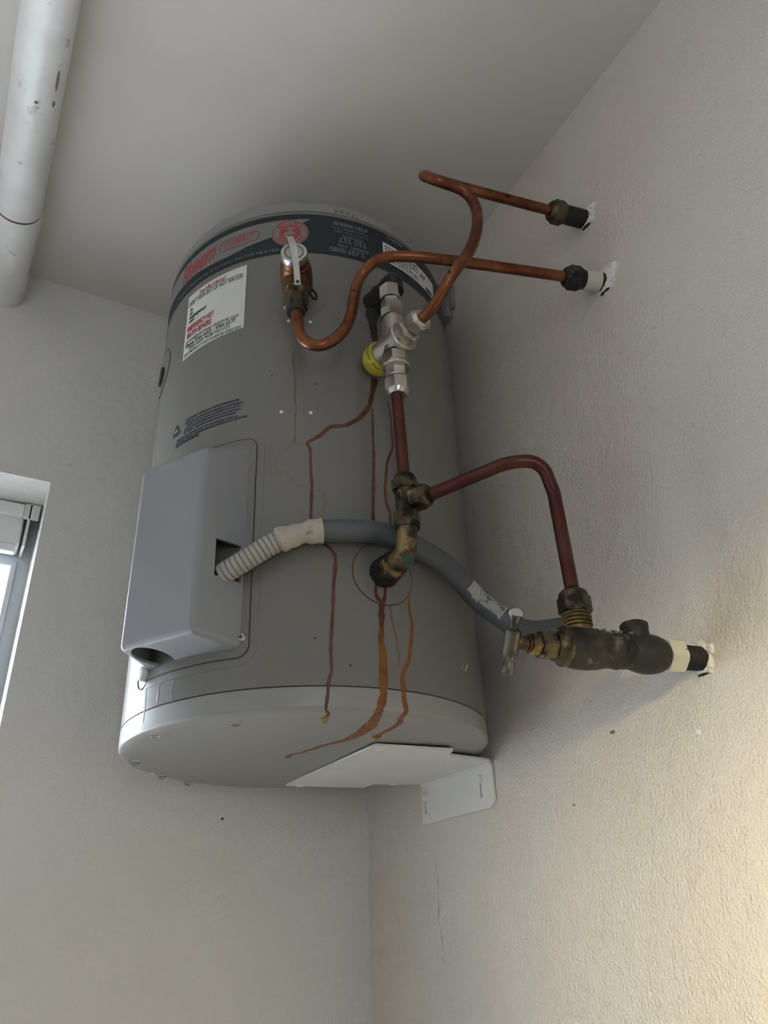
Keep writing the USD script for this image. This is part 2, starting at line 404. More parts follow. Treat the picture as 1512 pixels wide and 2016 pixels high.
def wrap(mesh, th, z, off=.0, maxlen=None, R=R0):
    """bends a flat mesh (x round the tank, y up, z outward) onto the tank's skin."""
    v, f, _ = meshkit.arrays(mesh, False)
    if maxlen: v, f = trimesh.remesh.subdivide_to_size(v, f, maxlen, max_iter=8)
    a = math.radians(th) + v[:, 0] / R; r = R + off + v[:, 2]
    return trimesh.Trimesh(loc2w(np.stack([r * np.cos(a), r * np.sin(a), z + v[:, 1]], 1)), f, process=False)

def extr(poly, h=.0003):
    return cat(*[trimesh.creation.extrude_polygon(g, h, engine="earcut") for g in getattr(poly, "geoms", [poly])])

def textm(s, width, height, bold=False, shear=0.0, depth=.0002, rise=0.0):
    m = meshkit.text_mesh(s, height, depth, bold)
    v = np.array(m.vertices); lo, hi = v[:, 0].min(), v[:, 0].max()
    v[:, 0] = (v[:, 0] - lo) * (width / (hi - lo))
    v[:, 1] += rise * v[:, 0]
    v[:, 0] += shear * v[:, 1]
    return trimesh.Trimesh(v, m.faces, process=False)

def ring_text(s, radius, height, a0, a1, inside=False, bold=True):
    """letters round a circle from angle a0 to a1 (degrees)."""
    out = []
    for k, ch in enumerate(s):
        if ch == " ": continue
        a = math.radians(a0 + (a1 - a0) * k / max(1, len(s) - 1))
        m = meshkit.text_mesh(ch, height, .0002, bold); v = np.array(m.vertices); v[:, 0] -= (v[:, 0].min() + v[:, 0].max()) / 2
        up = np.array([math.cos(a), math.sin(a)]) * (-1 if inside else 1); rt = np.array([up[1], -up[0]])
        o = np.array([math.cos(a), math.sin(a)]) * radius - up * height / 2
        q = o + v[:, :1] * rt + v[:, 1:2] * up
        out.append(trimesh.Trimesh(np.column_stack([q, v[:, 2]]), m.faces, process=False))
    return cat(*out)

def band(t0, t1, z0, z1, r, n=120):
    return wrap(grid((t1 - t0) * math.pi / 180 * R0, z1 - z0, n, 1), t0, z0, r - R0)
def grid(wd, hg, nx, ny):
    V = [(wd * i / nx, hg * j / ny, 0) for j in range(ny + 1) for i in range(nx + 1)]; F = []
    for j in range(ny):
        for i in range(nx):
            a = j * (nx + 1) + i; F += [[a, a + 1, a + nx + 2], [a, a + nx + 2, a + nx + 1]]
    return trimesh.Trimesh(V, F, process=False)

def ribbon(pts, widths, jit=.18, off=.0003, step=.0014):
    pts = np.array(pts, float); k = np.array([math.radians(1) * R0, 1.0])
    q = pts * k; d = np.concatenate([[0], np.cumsum(np.linalg.norm(np.diff(q, axis=0), axis=1))])
    n = max(4, int(d[-1] / step)); u = np.linspace(0, d[-1], n)
    fx = np.stack([np.interp(u, d, pts[:, i]) for i in (0, 1)], 1)
    ker = np.array([.25, .5, .25])
    for _ in range(2):
        g = fx.copy(); g[1:-1] = ker[0] * fx[:-2] + ker[1] * fx[1:-1] + ker[2] * fx[2:]; fx = g
    w_ = np.interp(u, d, np.broadcast_to(widths, (len(pts),)) if np.ndim(widths) else np.full(len(pts), widths))
    w_ = w_ * (1 + jit * (1.15 * np.interp(u, np.arange(0, d[-1] + .004, .004), rng.uniform(-1, 1, len(np.arange(0, d[-1] + .004, .004)))) )); w_[0] *= .5; w_[-1] *= .6
    C = [surf(t, s) for t, s in fx]; P = np.array([c[0] for c in C]); N = np.array([c[1] for c in C])
    Tn = np.gradient(P, axis=0); Tn /= np.linalg.norm(Tn, axis=1)[:, None]; S = np.cross(N, Tn)
    V, F = [], []
    for i in range(n):
        for s, o in ((-1, off * .3), (-.55, off), (.55, off), (1, off * .3)): V.append(P[i] + S[i] * s * w_[i] / 2 + N[i] * o)
    for i in range(n - 1):
        for k_ in range(3):
            a = 4 * i + k_; F += [[a, a + 1, a + 5], [a, a + 5, a + 4]]
    return trimesh.Trimesh(V, [f[::-1] for f in F], process=False)

# ------------------------------------------------------------------ the heater
ht = thing("water_heater", "grey cylindrical electric storage water heater hung in the corner on a white bracket", "water heater", HB)
NS = 160
part(ht, "tank_jacket", hmesh(lathe([(.0222, R0 - .004), (.0222, R0), (.6528, R0), (.6528, R0 - .004)], NS)), "tank_grey")
part(ht, "bottom_cap", hmesh(lathe([(z, r) for r, z in reversed(RIM[:-1])] + [(.0208, R0), (.0212, R0 - .003)], NS)), "cap_grey", 50)
part(ht, "top_cap", hmesh(lathe([(.6538, R0 - .003), (.6542, R0), (.668, R0 - .0012), (.6775, R0 - .0045), (.6845, R0 - .0105), (.688, R0 - .022), (.690, R0 - .05), (.691, .05)], NS)), "cap_grey", 50)
part(ht, "seam_strip", hmesh(lathe([(.0205, R0 - .0035), (.0205, R0 - .0008), (.0226, R0 - .0008), (.0226, R0 - .0035)], NS)), "seam_dark", label="dark rust-lined joint above the bottom cap")
part(ht, "seam_strip", hmesh(lathe([(.6524, R0 - .0035), (.6524, R0 - .0008), (.6545, R0 - .0008), (.6545, R0 - .0035)], NS)), "seam_dark", label="fine dark joint under the top cap")

# label band with its print
lb = part(ht, "label_band", band(-205, -28, .5772, .6478, R0 + .0003, 150), "navy", True)
def tz(t): return math.radians(t) * R0
sw = Polygon([(tz(t), z) for t, z in ((-203, .612), (-190, .606), (-175, .6025), (-162, .6005), (-150.5, .5964), (-144, .5955), (-139, .5985), (-135.5, .6018), (-126.8, .6085), (-118.4, .6243), (-112.6, .6385), (-120, .6375), (-142, .6373), (-165, .6366), (-180, .637), (-203, .637))])
part(lb, "grey_swoosh", wrap(extr(sw, .0002), 0, 0, .0004, .006), "swoosh_grey", True)
def print_(s, t0, t1, z, h, mat, parent=None, name="printed_text", off=.0007, **k):
    wd = tz(t1) - tz(t0)
    part(parent or lb, name, wrap(textm(s, wd, h, **k), t0, z, off, .004 if h > .012 else None), mat, False)
print_("Rheem", -169.2, -150.2, .6025, .0290, "print_red", bold=True, shear=.12, rise=.03, off=.0008)
pill = Polygon([(0, 0), (.0585, .0), (.0585, .0185), (0, .0185)]).buffer(-.007).buffer(.007, 24)
part(lb, "pill_outline", wrap(extr(pill.difference(pill.buffer(-.0011))), -147.6, .6082, .0008, .004), "print_red", False)
print_("COMPACT", -145.7, -133.2, .6126, .0105, "print_red", shear=.12, off=.0008)
rc = Point(0, 0)
part(lb, "roundel", wrap(extr(rc.buffer(.0238, 32)), -120, .6133, .0007, .005), "swoosh_grey", True)
part(lb, "roundel_ring", wrap(cat(extr(rc.buffer(.0228, 32).difference(rc.buffer(.0216, 32))), extr(rc.buffer(.0136, 32))), -120, .6133, .0010, .005), "print_red", False)
part(lb, "roundel_text", wrap(cat(ring_text("MAINS", .0178, .0052, 138, 42), ring_text("PRESSURE", .0178, .0048, 208, 332, inside=True)), -120, .6133, .0010), "print_red", False)
tapm = Polygon([(-.0075, -.0085), (-.0040, -.0085), (-.0040, -.004), (.006, -.004), (.006, .0005), (.0018, .0005), (.0018, .0062), (.005, .0062), (.005, .0088), (-.004, .0088), (-.004, .0062), (-.0012, .0062), (-.0012, .0005), (-.0050, .0005), (-.0075, -.002)]).buffer(.0006)
part(lb, "tap_emblem", wrap(extr(tapm), -120, .6133, .0013), "swoosh_grey", False)
t_ = -171.5
print_("MAINS PRESSURE ELECTRIC WATER HEATER", -171.5, -123.9, .5822, .0048, "print_dim")
print_("RHEEM HELP", -104.2, -91.2, .6325, .0062, "print_dim", bold=True, off=.0006)
print_("For any problems with this", -105.0, -91.0, .6262, .0036, "print_dim", off=.0006)
print_("Water Heater, contact us", -104.2, -91.0, .6200, .0036, "print_dim", off=.0006)
print_("Australia", -101.4, -93.4, .6120, .0056, "print_dim", off=.0006)
print_("131 031", -102.6, -92.0, .6030, .0074, "print_dim", bold=True, off=.0006)
print_("New Zealand", -102.9, -91.4, .5942, .0056, "print_dim", off=.0006)
print_("0800 657 3", -105.8, -93.0, .5842, .0076, "print_dim", bold=True, off=.0006)
print_("RHEEM", -82.6, -75.2, .6392, .0056, "print_dim", bold=True, off=.0006)
rl = part(lb, "rating_plate", wrap(extr(Polygon([(0, 0), (.107, .0), (.107, .033), (0, .0345)]), .0002), -85, .5945, .0006, .006), "sticker_white", True, label="white rating label full of small print")
for k in range(6):
    part(rl, "small_print", wrap(cat(*[extr(Polygon([(x, y), (x + ww, y), (x + ww, y + .0016), (x, y + .0016)])) for x, ww, y in [(.003 + .0052 * q, .0022 + .0022 * random.random(), .0035 + .0048 * k) for q in range(12 if k != 2 else 9)]]), -85, .5945, .0010), "print_navy", False)
print_("47", -65.6, -62.2, .6105, .0080, "print_navy", bold=True, parent=rl, off=.0011)
part(rl, "code_block", wrap(extr(Polygon([(.082, .0015), (.097, .0015), (.097, .0075), (.082, .0075)])), -85, .5945, .0011), "print_navy", False)

# white service sticker
st = part(ht, "service_sticker", wrap(extr(Polygon([(0, .0), (.0985, .0065), (.0985, .1105), (0, .1065)]), .0002), -163.0, .4585, .0003, .006), "sticker_white", True, label="white service sticker printed in red and dark green")
def stk(s, x0, x1, y, h, mat, **k):
    part(st, "printed_text", wrap(textm(s, x1 - x0, h, **k), -163.0 + math.degrees(x0 / R0), .4585 + y, .0007, .004 if h > .012 else None), mat, False)
rs = .035
stk("Don't Be A Bunny!", .024, .067, .0968, .0062, "sticker_red", bold=False, shear=.2, rise=rs)
stk("DON'T RUN OUT OF HOT WATER!", .0035, .0935, .0868, .0080, "sticker_ink", bold=False, rise=rs)
stk("In", .0065, .0115, .0770, .0050, "sticker_ink", bold=True, shear=.25)
stk("an", .0065, .0125, .0705, .0050, "sticker_ink", bold=True, shear=.25)
stk("emergency", .0065, .0385, .0635, .0056, "sticker_ink", bold=True, shear=.25, rise=rs)
stk("call . . .", .0065, .0255, .0570, .0050, "sticker_ink", bold=True, shear=.25, rise=rs)
stk("EMERGENCY HOT", .0050, .0535, .0425, .0084, "sticker_red", bold=True, rise=rs)
stk("WATER REPAIRS", .0050, .0500, .0312, .0084, "sticker_red", bold=True, rise=rs)
stk("97 BUNNERONG ROAD, KINGSFORD 2032", .0045, .0905, .0235, .0042, "sticker_ink", rise=rs)
stk("Phone 9344 6602 - 9344 6177", .0050, .0870, .0165, .0058, "sticker_ink", bold=True, rise=rs)
stk("BONDI SHOP. PHONE 9365 4533", .0120, .0790, .0105, .0048, "sticker_ink", bold=False, rise=rs)
stk("CNR CURLEWIS ST & OLD STH HEAD RD, BONDI 2026", .0025, .0950, .0036, .0042, "sticker_ink", rise=rs)

# warning print and triangle
def warn(s, t0, t1, z): part(ht, "warning_text", wrap(textm(s, tz(t1) - tz(t0), .0027, bold=True), t0, z, .0003), "print_navy", False)
for s, a, b, z in (("1) DISCONNECT POWER SUPPLY BEFORE OPENING COVER", -157.6, -135.6, .3566), ("2) Operation of the thermal control indicates a possible dangerous", -157.6, -134.0, .3522),
                   ("situation. In this event please call a qualified service person.", -156.6, -135.0, .3480), ("3) Do not permit combustible materials to be close to this cover.", -157.8, -134.8, .3438),
                   ("4) CAUTION - Hotter water increases the risk of scald injury.", -158.0, -136.4, .3396),
                   ("WARNING: FOR CONTINUED SAFETY OF THIS APPLIANCE IT MUST BE", -161.4, -135.9, .3341), ("INSTALLED, OPERATED AND MAINTAINED IN ACCORDANCE WITH THE", -161.6, -135.8, .3300),
                   ("MANUFACTURER'S INSTRUCTIONS", -161.8, -150.4, .3260), ("126866 REV", -135.6, -132.4, .3310)):
    warn(s, a, b, z)
tri = Polygon([(-.0068, 0), (.0068, 0), (0, .0122)])
part(ht, "warning_triangle", wrap(extr(tri.buffer(.0006)), -162.3, .3478, .0003), "print_navy", False)
part(ht, "warning_triangle_face", wrap(extr(tri.buffer(-.0016)), -162.3, .3478, .0006), "warn_yellow", False, label="yellow face of the small danger triangle")
part(ht, "warning_bolt", wrap(extr(Polygon([(-.0006, .0088), (.0010, .0088), (.0003, .0052), (.0014, .0052), (-.0006, .0014), (-.0002, .0044), (-.0014, .0044)])), -162.3, .3478, .0009), "print_navy", False)
part(ht, "warning_text", wrap(textm("DANGER", .0135, .0022, bold=True), -164.2, .3440, .0003), "print_navy", False)

# element cover
TC = -148.0; TD = math.radians(TC)
def cp(n_, s_, z_):                                   # cover frame: outward, sideways (towards +theta), up -> tank frame
    return (n_ * math.cos(TD) - s_ * math.sin(TD), n_ * math.sin(TD) + s_ * math.cos(TD), z_)
def cover_hull(e):
    pts = []
    for s_, z_, n_, r in ((-.047, .066, .249, .006), (.047, .066, .249, .006), (-.047, .271, .249, .009), (.047, .271, .249, .009),
                          (-.0605, .061, .200, .007), (.0605, .061, .200, .007), (-.0605, .2935, .200, .007), (.0605, .2935, .200, .007)):
        rr = r - e * .4; pts.append(m3.Manifold.sphere(max(rr, .001), 28).translate(list(cp(n_ - rr - e, s_ * (1 - (rr + e) / abs(s_)), z_ + (rr + e if z_ < .15 else -rr - e)))))
    return m3.Manifold.batch_hull(pts)
cv = cover_hull(0) - cover_hull(.0028)
cv = cv - m3.Manifold.cylinder(.6, R0 - .0006, R0 - .0006, 200).translate([0, 0, -.05])
cutl = m3.Manifold.cylinder(.03, .0155, .0155, 40).scale([1, 1, 1]).translate([0, 0, -.015])
x_, y_, z_ = cp(.2215, -.0275, .064)
cv = cv - cutl.scale([1.55, 1.12, 1.0]).rotate([0, 0, TC]).translate([x_, y_, .064])
x_, y_, z_ = cp(.215, .056, .148)
cv = cv - m3.Manifold.cube([.030, .03, .040], True).rotate([0, 0, TC]).translate([x_, y_, z_])
ec = part(ht, "element_cover", hmesh(cv), "cover_grey", 30, label="boxy plastic cover over the heating element, lower left")
fl_ = Polygon([(-.0685, .0), (.0685, .0), (.0685, .248), (-.0685, .248)]).buffer(-.012).buffer(.012, 10)
part(ht, "cover_flange", wrap(extr(fl_, .0012), TC, .0525, .0, .008), "tank_grey", 30)
part(ht, "cover_gap", wrap(extr(fl_.buffer(.0006).difference(fl_.buffer(-.0004)), .0013), TC, .0525, .0, .008), "seam_dark", False)
part(ht, "cover_recess", wrap(extr(fl_.buffer(.0085, 10), .0004), TC, .0525, .0, .008), "tank_grey", 30)
scr = lathe([(0, .0046), (.0008, .0046), (.0022, .0036), (.0027, .0018), (.0028, 0)], 28)
part(ht, "screw", place(scr, hw(-130.9, .072, R0 + .0012), rad(-130.9)), "screw_steel")
part(ht, "screw_slot", place(cat(box((-.0024, -.0005, .0026), (.0024, .0005, .0030)), box((-.0005, -.0024, .0026), (.0005, .0024, .0030))), hw(-130.9, .072, R0 + .0012), rad(-130.9)), "seam_dark", False)
part(ht, "grey_knob", place(lathe([(0, .0075), (.003, .0078), (.0062, .0066), (.0072, .004)], 28), hw(-166.0, .060, R0 + .0008), rad(-166.5)), "bracket_white", label="small white plastic knob under the cover's cut-out")
part(ht, "knob_bezel", wrap(extr(rc.buffer(.0125, 20).difference(rc.buffer(.0112, 20)), .0006), -167.5, .058), "seam_dark", False)

# blanking discs round the three connections and the side plug
def disc(th, z, mat="tank_grey", line="seam_dark"):
    part(ht, "escutcheon", wrap(extr(rc.buffer(.0338, 36), .0006), th, z, 0, .007), mat, True)
    part(ht, "escutcheon_line", wrap(extr(rc.buffer(.0343, 36).difference(rc.buffer(.0336, 36)), .0007), th, z, 0), line, False)
disc(-116.8, .5052, line="groove_grey"); disc(-91.0, .5052, line="groove_grey"); disc(-91.2, .1405, line="rust_dark"); disc(-184.0, .4900)
part(ht, "plug_hole", wrap(extr(rc.buffer(.0135, 24), .0035), -185.0, .487), "black_rubber", label="dark open port on the left side of the tank")
for th, z in ((-121.6, .3321), (-112.5, .3297), (-119.9, .4647), (-112.7, .4627)):
    part(ht, "hole_plug", place(lathe([(0, .0021), (.0006, .002), (.001, .0012)], 16), hw(th, z), rad(th)), "bracket_white")
for th, z in ((-110.9, .3703), (-111.3, .0676), (-101.9, .0415), (-140.2, .05), (-125, .385)):
    part(ht, "dirt_speck", place(lathe([(0, .0011), (.0003, .0007)], 10), hw(th, z), rad(th)), "soot")
part(ht, "scratch", cat(ribbon([(-56.7, .0690), (-58.0, .0640), (-59.2, .0590)], .0020), ribbon([(-60.2, .0660), (-61.4, .0590)], .0008)), "sticker_white", False)
part(ht, "dirt_patch", cat(*[wrap(extr(rc.buffer(r, 7), .0006), th, z) for th, z, r in ((-103.4, .6595, .0022), (-101, .6605, .0030), (-99, .6590, .0026), (-96.8, .6580, .0020), (-95.2, .6560, .0014), (-90.6, .6530, .0016))]), "rust_faint")

# rust runs
def streak(pts, w_, mat, **k): part(ht, "rust_streak", ribbon(pts, w_, **k), mat, 60)
streak([(-117.6, .419), (-118.2, .4078), (-117.8, .3891), (-117.3, .3672), (-117.6, .3529), (-117.0, .3388), (-117.3, .3181), (-117.2, .2965), (-117.5, .2899)], [.0012, .0024, .0022, .002, .0024, .0016, .0012, .0010, .001], "rust_pale", jit=.5)
streak([(-117.5, .2899), (-120.4, .2819), (-122.5, .2727), (-123.0, .2601), (-122.1, .2534), (-119.9, .2547), (-118.4, .245), (-116.4, .2366), (-112.4, .2322)], .0024, "rust_faint", jit=.3)
streak([(-112.4, .2322), (-109.4, .2306), (-107.8, .2186), (-109.0, .2033), (-110.1, .196)], .0018, "rust_faint", jit=.3)
streak([(-117.5, .2899), (-113.7, .2897)], .0010, "rust_faint")
streak([(-91.0, .392), (-91.6, .3790), (-92.2, .3684), (-93.3, .351)], [.0085, .0080, .0060, .0050], "rust_dark")
streak([(-93.1, .352), (-94.0, .3450), (-97.5, .3272), (-101.7, .3161), (-106.5, .3126), (-109.7, .2995), (-113.7, .2897), (-112.6, .2812), (-112.4, .2522), (-112.1, .2334), (-112.3, .215), (-112.4, .1946), (-110.1, .1702), (-107.2, .1638), (-105.5, .155), (-105.6, .1404), (-106.1, .1237), (-106.4, .0969), (-106.9, .0709), (-107.1, .0557), (-106.9, .036), (-107.9, .0234), (-107.9, .0167), (-108.4, .0026), (-108.4, -.002), bottom(-.0565, -.1830), bottom(-.0552, -.1720)],
       [.005, .0052, .0050, .0048, .0050, .0046, .0040, .0032, .0028, .0036, .003, .003, .003, .0036, .0040, .0040, .0036, .0036, .0034, .0034, .003, .0034, .003, .003, .0026, .0028, .003], "rust_red")
streak([(-92.4, .3479), (-92.6, .3147), (-92.7, .2807), (-93.3, .2412), (-93.7, .2158), (-93.9, .19)], [.002, .0034, .0042, .0044, .004, .0034], "rust_red")
streak([(-86.2, .3645), (-85.7, .3362), (-85.5, .3014), (-88.1, .2783), (-89.3, .2444), (-89.2, .2255), (-88.0, .214), (-88.0, .19)], [.0018, .0018, .003, .0032, .0036, .0036, .003, .003], "rust_red")
streak([(-93.6, .1325), (-94.1, .1167), (-93.3, .1116), (-92.3, .1088)], [.004, .0042, .0060, .0060], "rust_dark", off=.0010)
streak([(-90.9, .1266), (-91.3, .1137), (-92.3, .1067), (-92.5, .0950), (-92.6, .0799)], [.0036, .005, .0070, .0066, .0020], "rust_dark", off=.0010)
streak([(-92.45, .0980), (-92.55, .0840), (-93.0, .0692), (-92.5, .056), (-92.6, .0400), (-92.8, .0241), (-92.9, .0143), (-94.1, .0021), bottom(-.0106, -.1893), bottom(.0005, -.1540), bottom(.0055, -.1240), bottom(.0048, -.0899), bottom(-.0047, -.0723), bottom(-.0104, -.0453), bottom(-.0158, -.0226), (-197.0, bottom(-.0203, .0062)[1])],
       [.004, .0062, .0062, .0085, .0090, .0090, .0080, .0075, .010, .014, .013, .009, .006, .006, .0055, .006], "rust_orange", jit=.14)
streak([(-83.1, .1245), (-83.1, .1066), (-82.4, .0907), (-83.4, .0688), (-84.4, .0526), (-86.9, .0362), (-86.8, .0223), (-86.7, .0116), (-86.2, .0045), bottom(.0150, -.1900), bottom(.0225, -.1764), bottom(.0263, -.1561), bottom(.0266, -.134), bottom(.0278, -.1184)],
       [.0012, .0040, .0042, .0040, .0040, .0050, .0058, .0056, .0050, .0056, .007, .007, .006, .006], "rust_orange", jit=.14)
streak([(-89.7, .1091), (-89.2, .0921), (-88.0, .0715), (-87.5, .046)], [.0026, .0020, .0014, .001], "rust_pale", jit=.4)
streak([(-90.6, .4749), (-90.4, .459), (-90.4, .443), (-90.1, .4355)], [.012, .009, .005, .004], "soot", off=.0010)
for pts, w_ in (([(-165, .048), (-164.4, .030), (-164.6, .010)], .003), ([(-158, .049), (-158.4, .026)], .004), ([(-152, .046), (-152.6, .030), (-152, .022)], .002)):
    part(ht, "drip_mark", ribbon(pts, w_ * .6, jit=.5), "cap_grey", 60)

# hanging drops of water
def drop(x, y, r, mat, h=1.0):
    m = lathe([(-.0002, r), (r * .35 * h, r * .93), (r * .75 * h, r * .68), (r * 1.0 * h, r * .3), (r * 1.08 * h, .0)], 24)
    o = loc2w((x, y, -.001)); part(ht, "water_drop", place(m, o, -HA), mat, True)
for x, y, r, mt, h in ((-.0549, -.1700, .0042, "water_amber", 1.25), (.0262, -.1202, .0050, "water_amber", .9), (-.1274, -.1270, .0055, "water", .8), (-.1839, -.0499, .0045, "water", .5),
                       (-.1425, .1330, .0040, "water", .6), (-.1273, .1450, .0045, "water_brown", 1.0), (-.0881, .1735, .0042, "water_brown", 1.1), (-.1765, .0700, .0060, "water", .9)):
    drop(x, y, r, mt, h)

# top strap between the tank and the right wall
part(ht, "wall_strap", cat(box((-.007, -.336, .704), (-.001, -.262, .7735), .0025), box((-.075, -.326, .6895), (-.001, -.262, .694), .002), box((-.012, -.326, .690), (-.001, -.262, .712), .002)), "cap_grey", 30, label="grey metal strap from the top of the tank to the wall")

# ------------------------------------------------------------------ white wall bracket under the heater
br = thing("heater_bracket", "white painted steel angle bracket screwed to the wall beneath the water heater", "bracket", (-.09, -.245, -.0055))
pl = Polygon([(-.172, -.352), (-.080, -.362), (-.071, -.338), (-.010, -.330), (-.0022, -.322), (-.0022, -.168), (-.020, -.160), (-.066, -.146), (-.068, -.118), (-.172, -.097)])
pm = trimesh.creation.extrude_polygon(pl.buffer(-.002).buffer(.002, 6), .0024, engine="earcut"); pm.apply_translation((0, 0, -.0037))
fg = Polygon([(-.160, -.002), (-.160, -.0535), (-.3155, -.0535), (-.3240, -.046), (-.3240, -.006), (-.318, -.002)])
key = [(-.170, -.020), (-.2985, -.019)]
fgm = fg
for y, z in key:
    fgm = fgm.difference(Point(y, z - .019).buffer(.0022)).difference(Polygon([(y - .0016, z), (y + .0016, z), (y + .0016, z - .019), (y - .0016, z - .019)]))
fm = trimesh.creation.extrude_polygon(fgm, .0026, engine="earcut")
v = np.array(fm.vertices); fm = trimesh.Trimesh(np.column_stack([-v[:, 2] - .0006, v[:, 0], v[:, 1]]), fm.faces, process=False)
bend = tube([(-.0030, -.322, -.0034), (-.0030, -.162, -.0034)], .0024, 16)
part(br, "angle_plate", cat(pm, fm, bend), "bracket_white", 30)
for y, z in key:
    part(br, "wall_screw", place(lathe([(0, .0052), (.0015, .0052), (.0034, .0040), (.0040, .0018)], 24), (-.0028, y, z), (-1, 0, 0)), "bracket_white")
for x, y in ((-.155, -.334), (-.155, -.106), (-.045, -.302), (-.045, -.160)):
    part(br, "plate_screw", place(lathe([(0, .0055), (.0010, .0053), (.0017, .0035), (.0018, 0)], 20), (x, y, -.0036), (0, 0, -1)), "bracket_white")

# ------------------------------------------------------------------ painted drain pipe under the ceiling
dx, dz = -.6435, .7465
dp = thing("drain_pipe", "thick white painted waste pipe running below the ceiling into the left wall", "pipe", (dx, -1.1, dz))
part(dp, "long_pipe", place(lathe([(.19, .0305), (2.31, .0305)], 56), (dx, 0, dz), (0, -1, 0)), "drain_paint")
part(dp, "rust_joint", place(lathe([(.1865, .0297), (.1895, .0300), (.1905, .0297)], 56), (dx, 0, dz), (0, -1, 0)), "rust_dark", label="thin rusty line at the pipe joint")
part(dp, "coupling", place(lathe([(.106, .0290), (.1075, .0306), (.148, .0308), (.1488, .0324), (.184, .0327), (.1870, .0316)], 56), (dx, 0, dz), (0, -1, 0)), "drain_paint")
part(dp, "pipe_tail", place(lathe([(-.004, .0288), (.108, .0288)], 56), (dx, 0, dz), (0, -1, 0)), "drain_paint")
part(dp, "pipe_screw", place(lathe([(0, .0022), (.0010, .0018), (.0013, 0)], 14), (dx + .004, -.392, dz - .0302), (.1, 0, -1)), "rust_orange", label="tiny rusty screw head")
for yy, ll in ((-.425, .016), (-.392, .005)):
    part(dp, "paint_scar", chip((dx + .0223, yy, dz - .0212), (0, 1, 0), (.7, 0, .7), (.7, 0, -.7), ll, .0022, .0006, 3), "groove_grey")

# ------------------------------------------------------------------ relief valve (top left connection)
rv = thing("relief_valve", "bronze relief valve with a bare steel lever, high on the front of the tank", "valve", hw(-116.8, .507, R0 + .03))
nL = rad(-116.8); oL = hw(-116.8, .507, R0)
part(rv, "tail_piece", place(lathe([(-.002, .0125), (.014, .0125)], 32), oL, nL), "brass_dark")
part(rv, "valve_body", place(lathe([(.010, .0150), (.013, .0185), (.030, .0192), (.042, .0186), (.046, .0172), (.050, .0168), (.051, .0158), (.0580, .0156)], 48), oL, nL, HA), "bronze")
part(rv, "outlet_neck", place(lathe([(.008, .0150), (.022, .0156), (.036, .0146), (.0415, .0138)], 40), oL + nL * .034, -HA), "bronze")
part(rv, "cap_ring", place(lathe([(.0575, .0150), (.0585, .0156), (.0655, .0156), (.0672, .0146), (.0672, .0132), (.0662, .0130)], 48), oL, nL, HA), "steel")
cpn = oL + nL * .0664
part(rv, "cap_disc", place(lathe([(0, .0131), (.0004, .0131)], 40), cpn, nL, HA), "print_white", label="pale engraved disc on the valve cap")
bs = np.stack([np.cross(HA, nL), HA, nL], 1)
def flat(m, o): 
    v, f, _ = meshkit.arrays(m, False); return trimesh.Trimesh(o + v @ bs.T, f, process=False)
part(rv, "cap_lettering", flat(cat(*[ring_text("OOOOOIIIIOOOIIIOOO"[k:k + 3], .0105, .0026, 150 - 60 * k, 130 - 60 * k) for k in range(0, 5)]) if False else extr(rc.buffer(.0116, 28).difference(rc.buffer(.0094, 28)).difference(Polygon([(-.003, -.013), (.003, -.013), (.003, .013), (-.003, .013)]))), cpn + nL * .0003), "groove_grey", False)
lev = [(-.0050, .0235, .0010), (-.0032, .014, .0042), (-.001, .004, .0066), (.0015, -.012, .0068), (.0035, -.032, .0058), (.0050, -.0560, .0040)]
L_ = spline(lev, .002); V, F = [], []
for i, q in enumerate(L_):
    hwid = .0040 if i < len(L_) * .4 else .0034
    for sx, sz in ((-1, -1), (1, -1), (1, 1), (-1, 1)): V.append((q[0] + sx * hwid, q[1], q[2] + sz * .0013))
for i in range(len(L_) - 1):
    for k in range(4):
        a, b = 4 * i + k, 4 * i + (k + 1) % 4; F += [[a, b, b + 4], [a, b + 4, a + 4]]
e = 4 * (len(L_) - 1); F += [[0, 2, 1], [0, 3, 2], [e, e + 1, e + 2], [e, e + 2, e + 3]]
part(rv, "lever", flat(trimesh.Trimesh(V, [f[::-1] for f in F], process=False), cpn), "steel", 25)
part(rv, "lever_hole", flat(cat(place(lathe([(0, .0019), (.0004, .0019)], 20), (.0049, -.0515, .0058), (0, 0, 1))), cpn), "black_rubber")
dn = -HA; o2 = oL + nL * .046 - HA * .039 + np.cross(HA, nL) * .001
part(rv, "brass_ring", place(lathe([(0, .0120), (.0005, .0135), (.0018, .0140), (.0045, .0140), (.006, .0130), (.008, .0122), (.010, .0122)], 40), o2, dn), "brass_clean")
part(rv, "outlet_nut", place(hexnut(.0138, .019, .0, turn=.3), o2 + dn * .010, dn), "brass_aged", 25)
part(rv, "olive_collar", place(lathe([(0, .0118), (.0045, .0112), (.006, .0100)], 36), o2 + dn * .0285, dn), "black_rubber")
part(rv, "loop", place(trimesh.creation.torus(.0058, .0016, major_sections=28, minor_sections=10), oL + nL * .022 - HA * .022 + np.cross(HA, nL) * .0195, np.cross(HA, nL) + nL * .8), "black_rubber")
PEX = o2 + dn * .033                                           # where the copper leaves the nut

# ------------------------------------------------------------------ copper pipes
PR = .00635
def tubes(name, label, pts, mat, bend=None, raw=False):
    P = fillet(pts, bend, 14) if bend else spline(pts)
    base = np.mean(P, 0); t = thing(name, label, "pipe", base)
    part(t, "copper_run", tube(P, PR, 28), mat, 60)
    return t
WU, WD = np.array([0, -.6226, .6085]), np.array([0, -.6286, .4940])
dU, dD = nrm([-1, .182, 0]), nrm([-1, .270, 0])
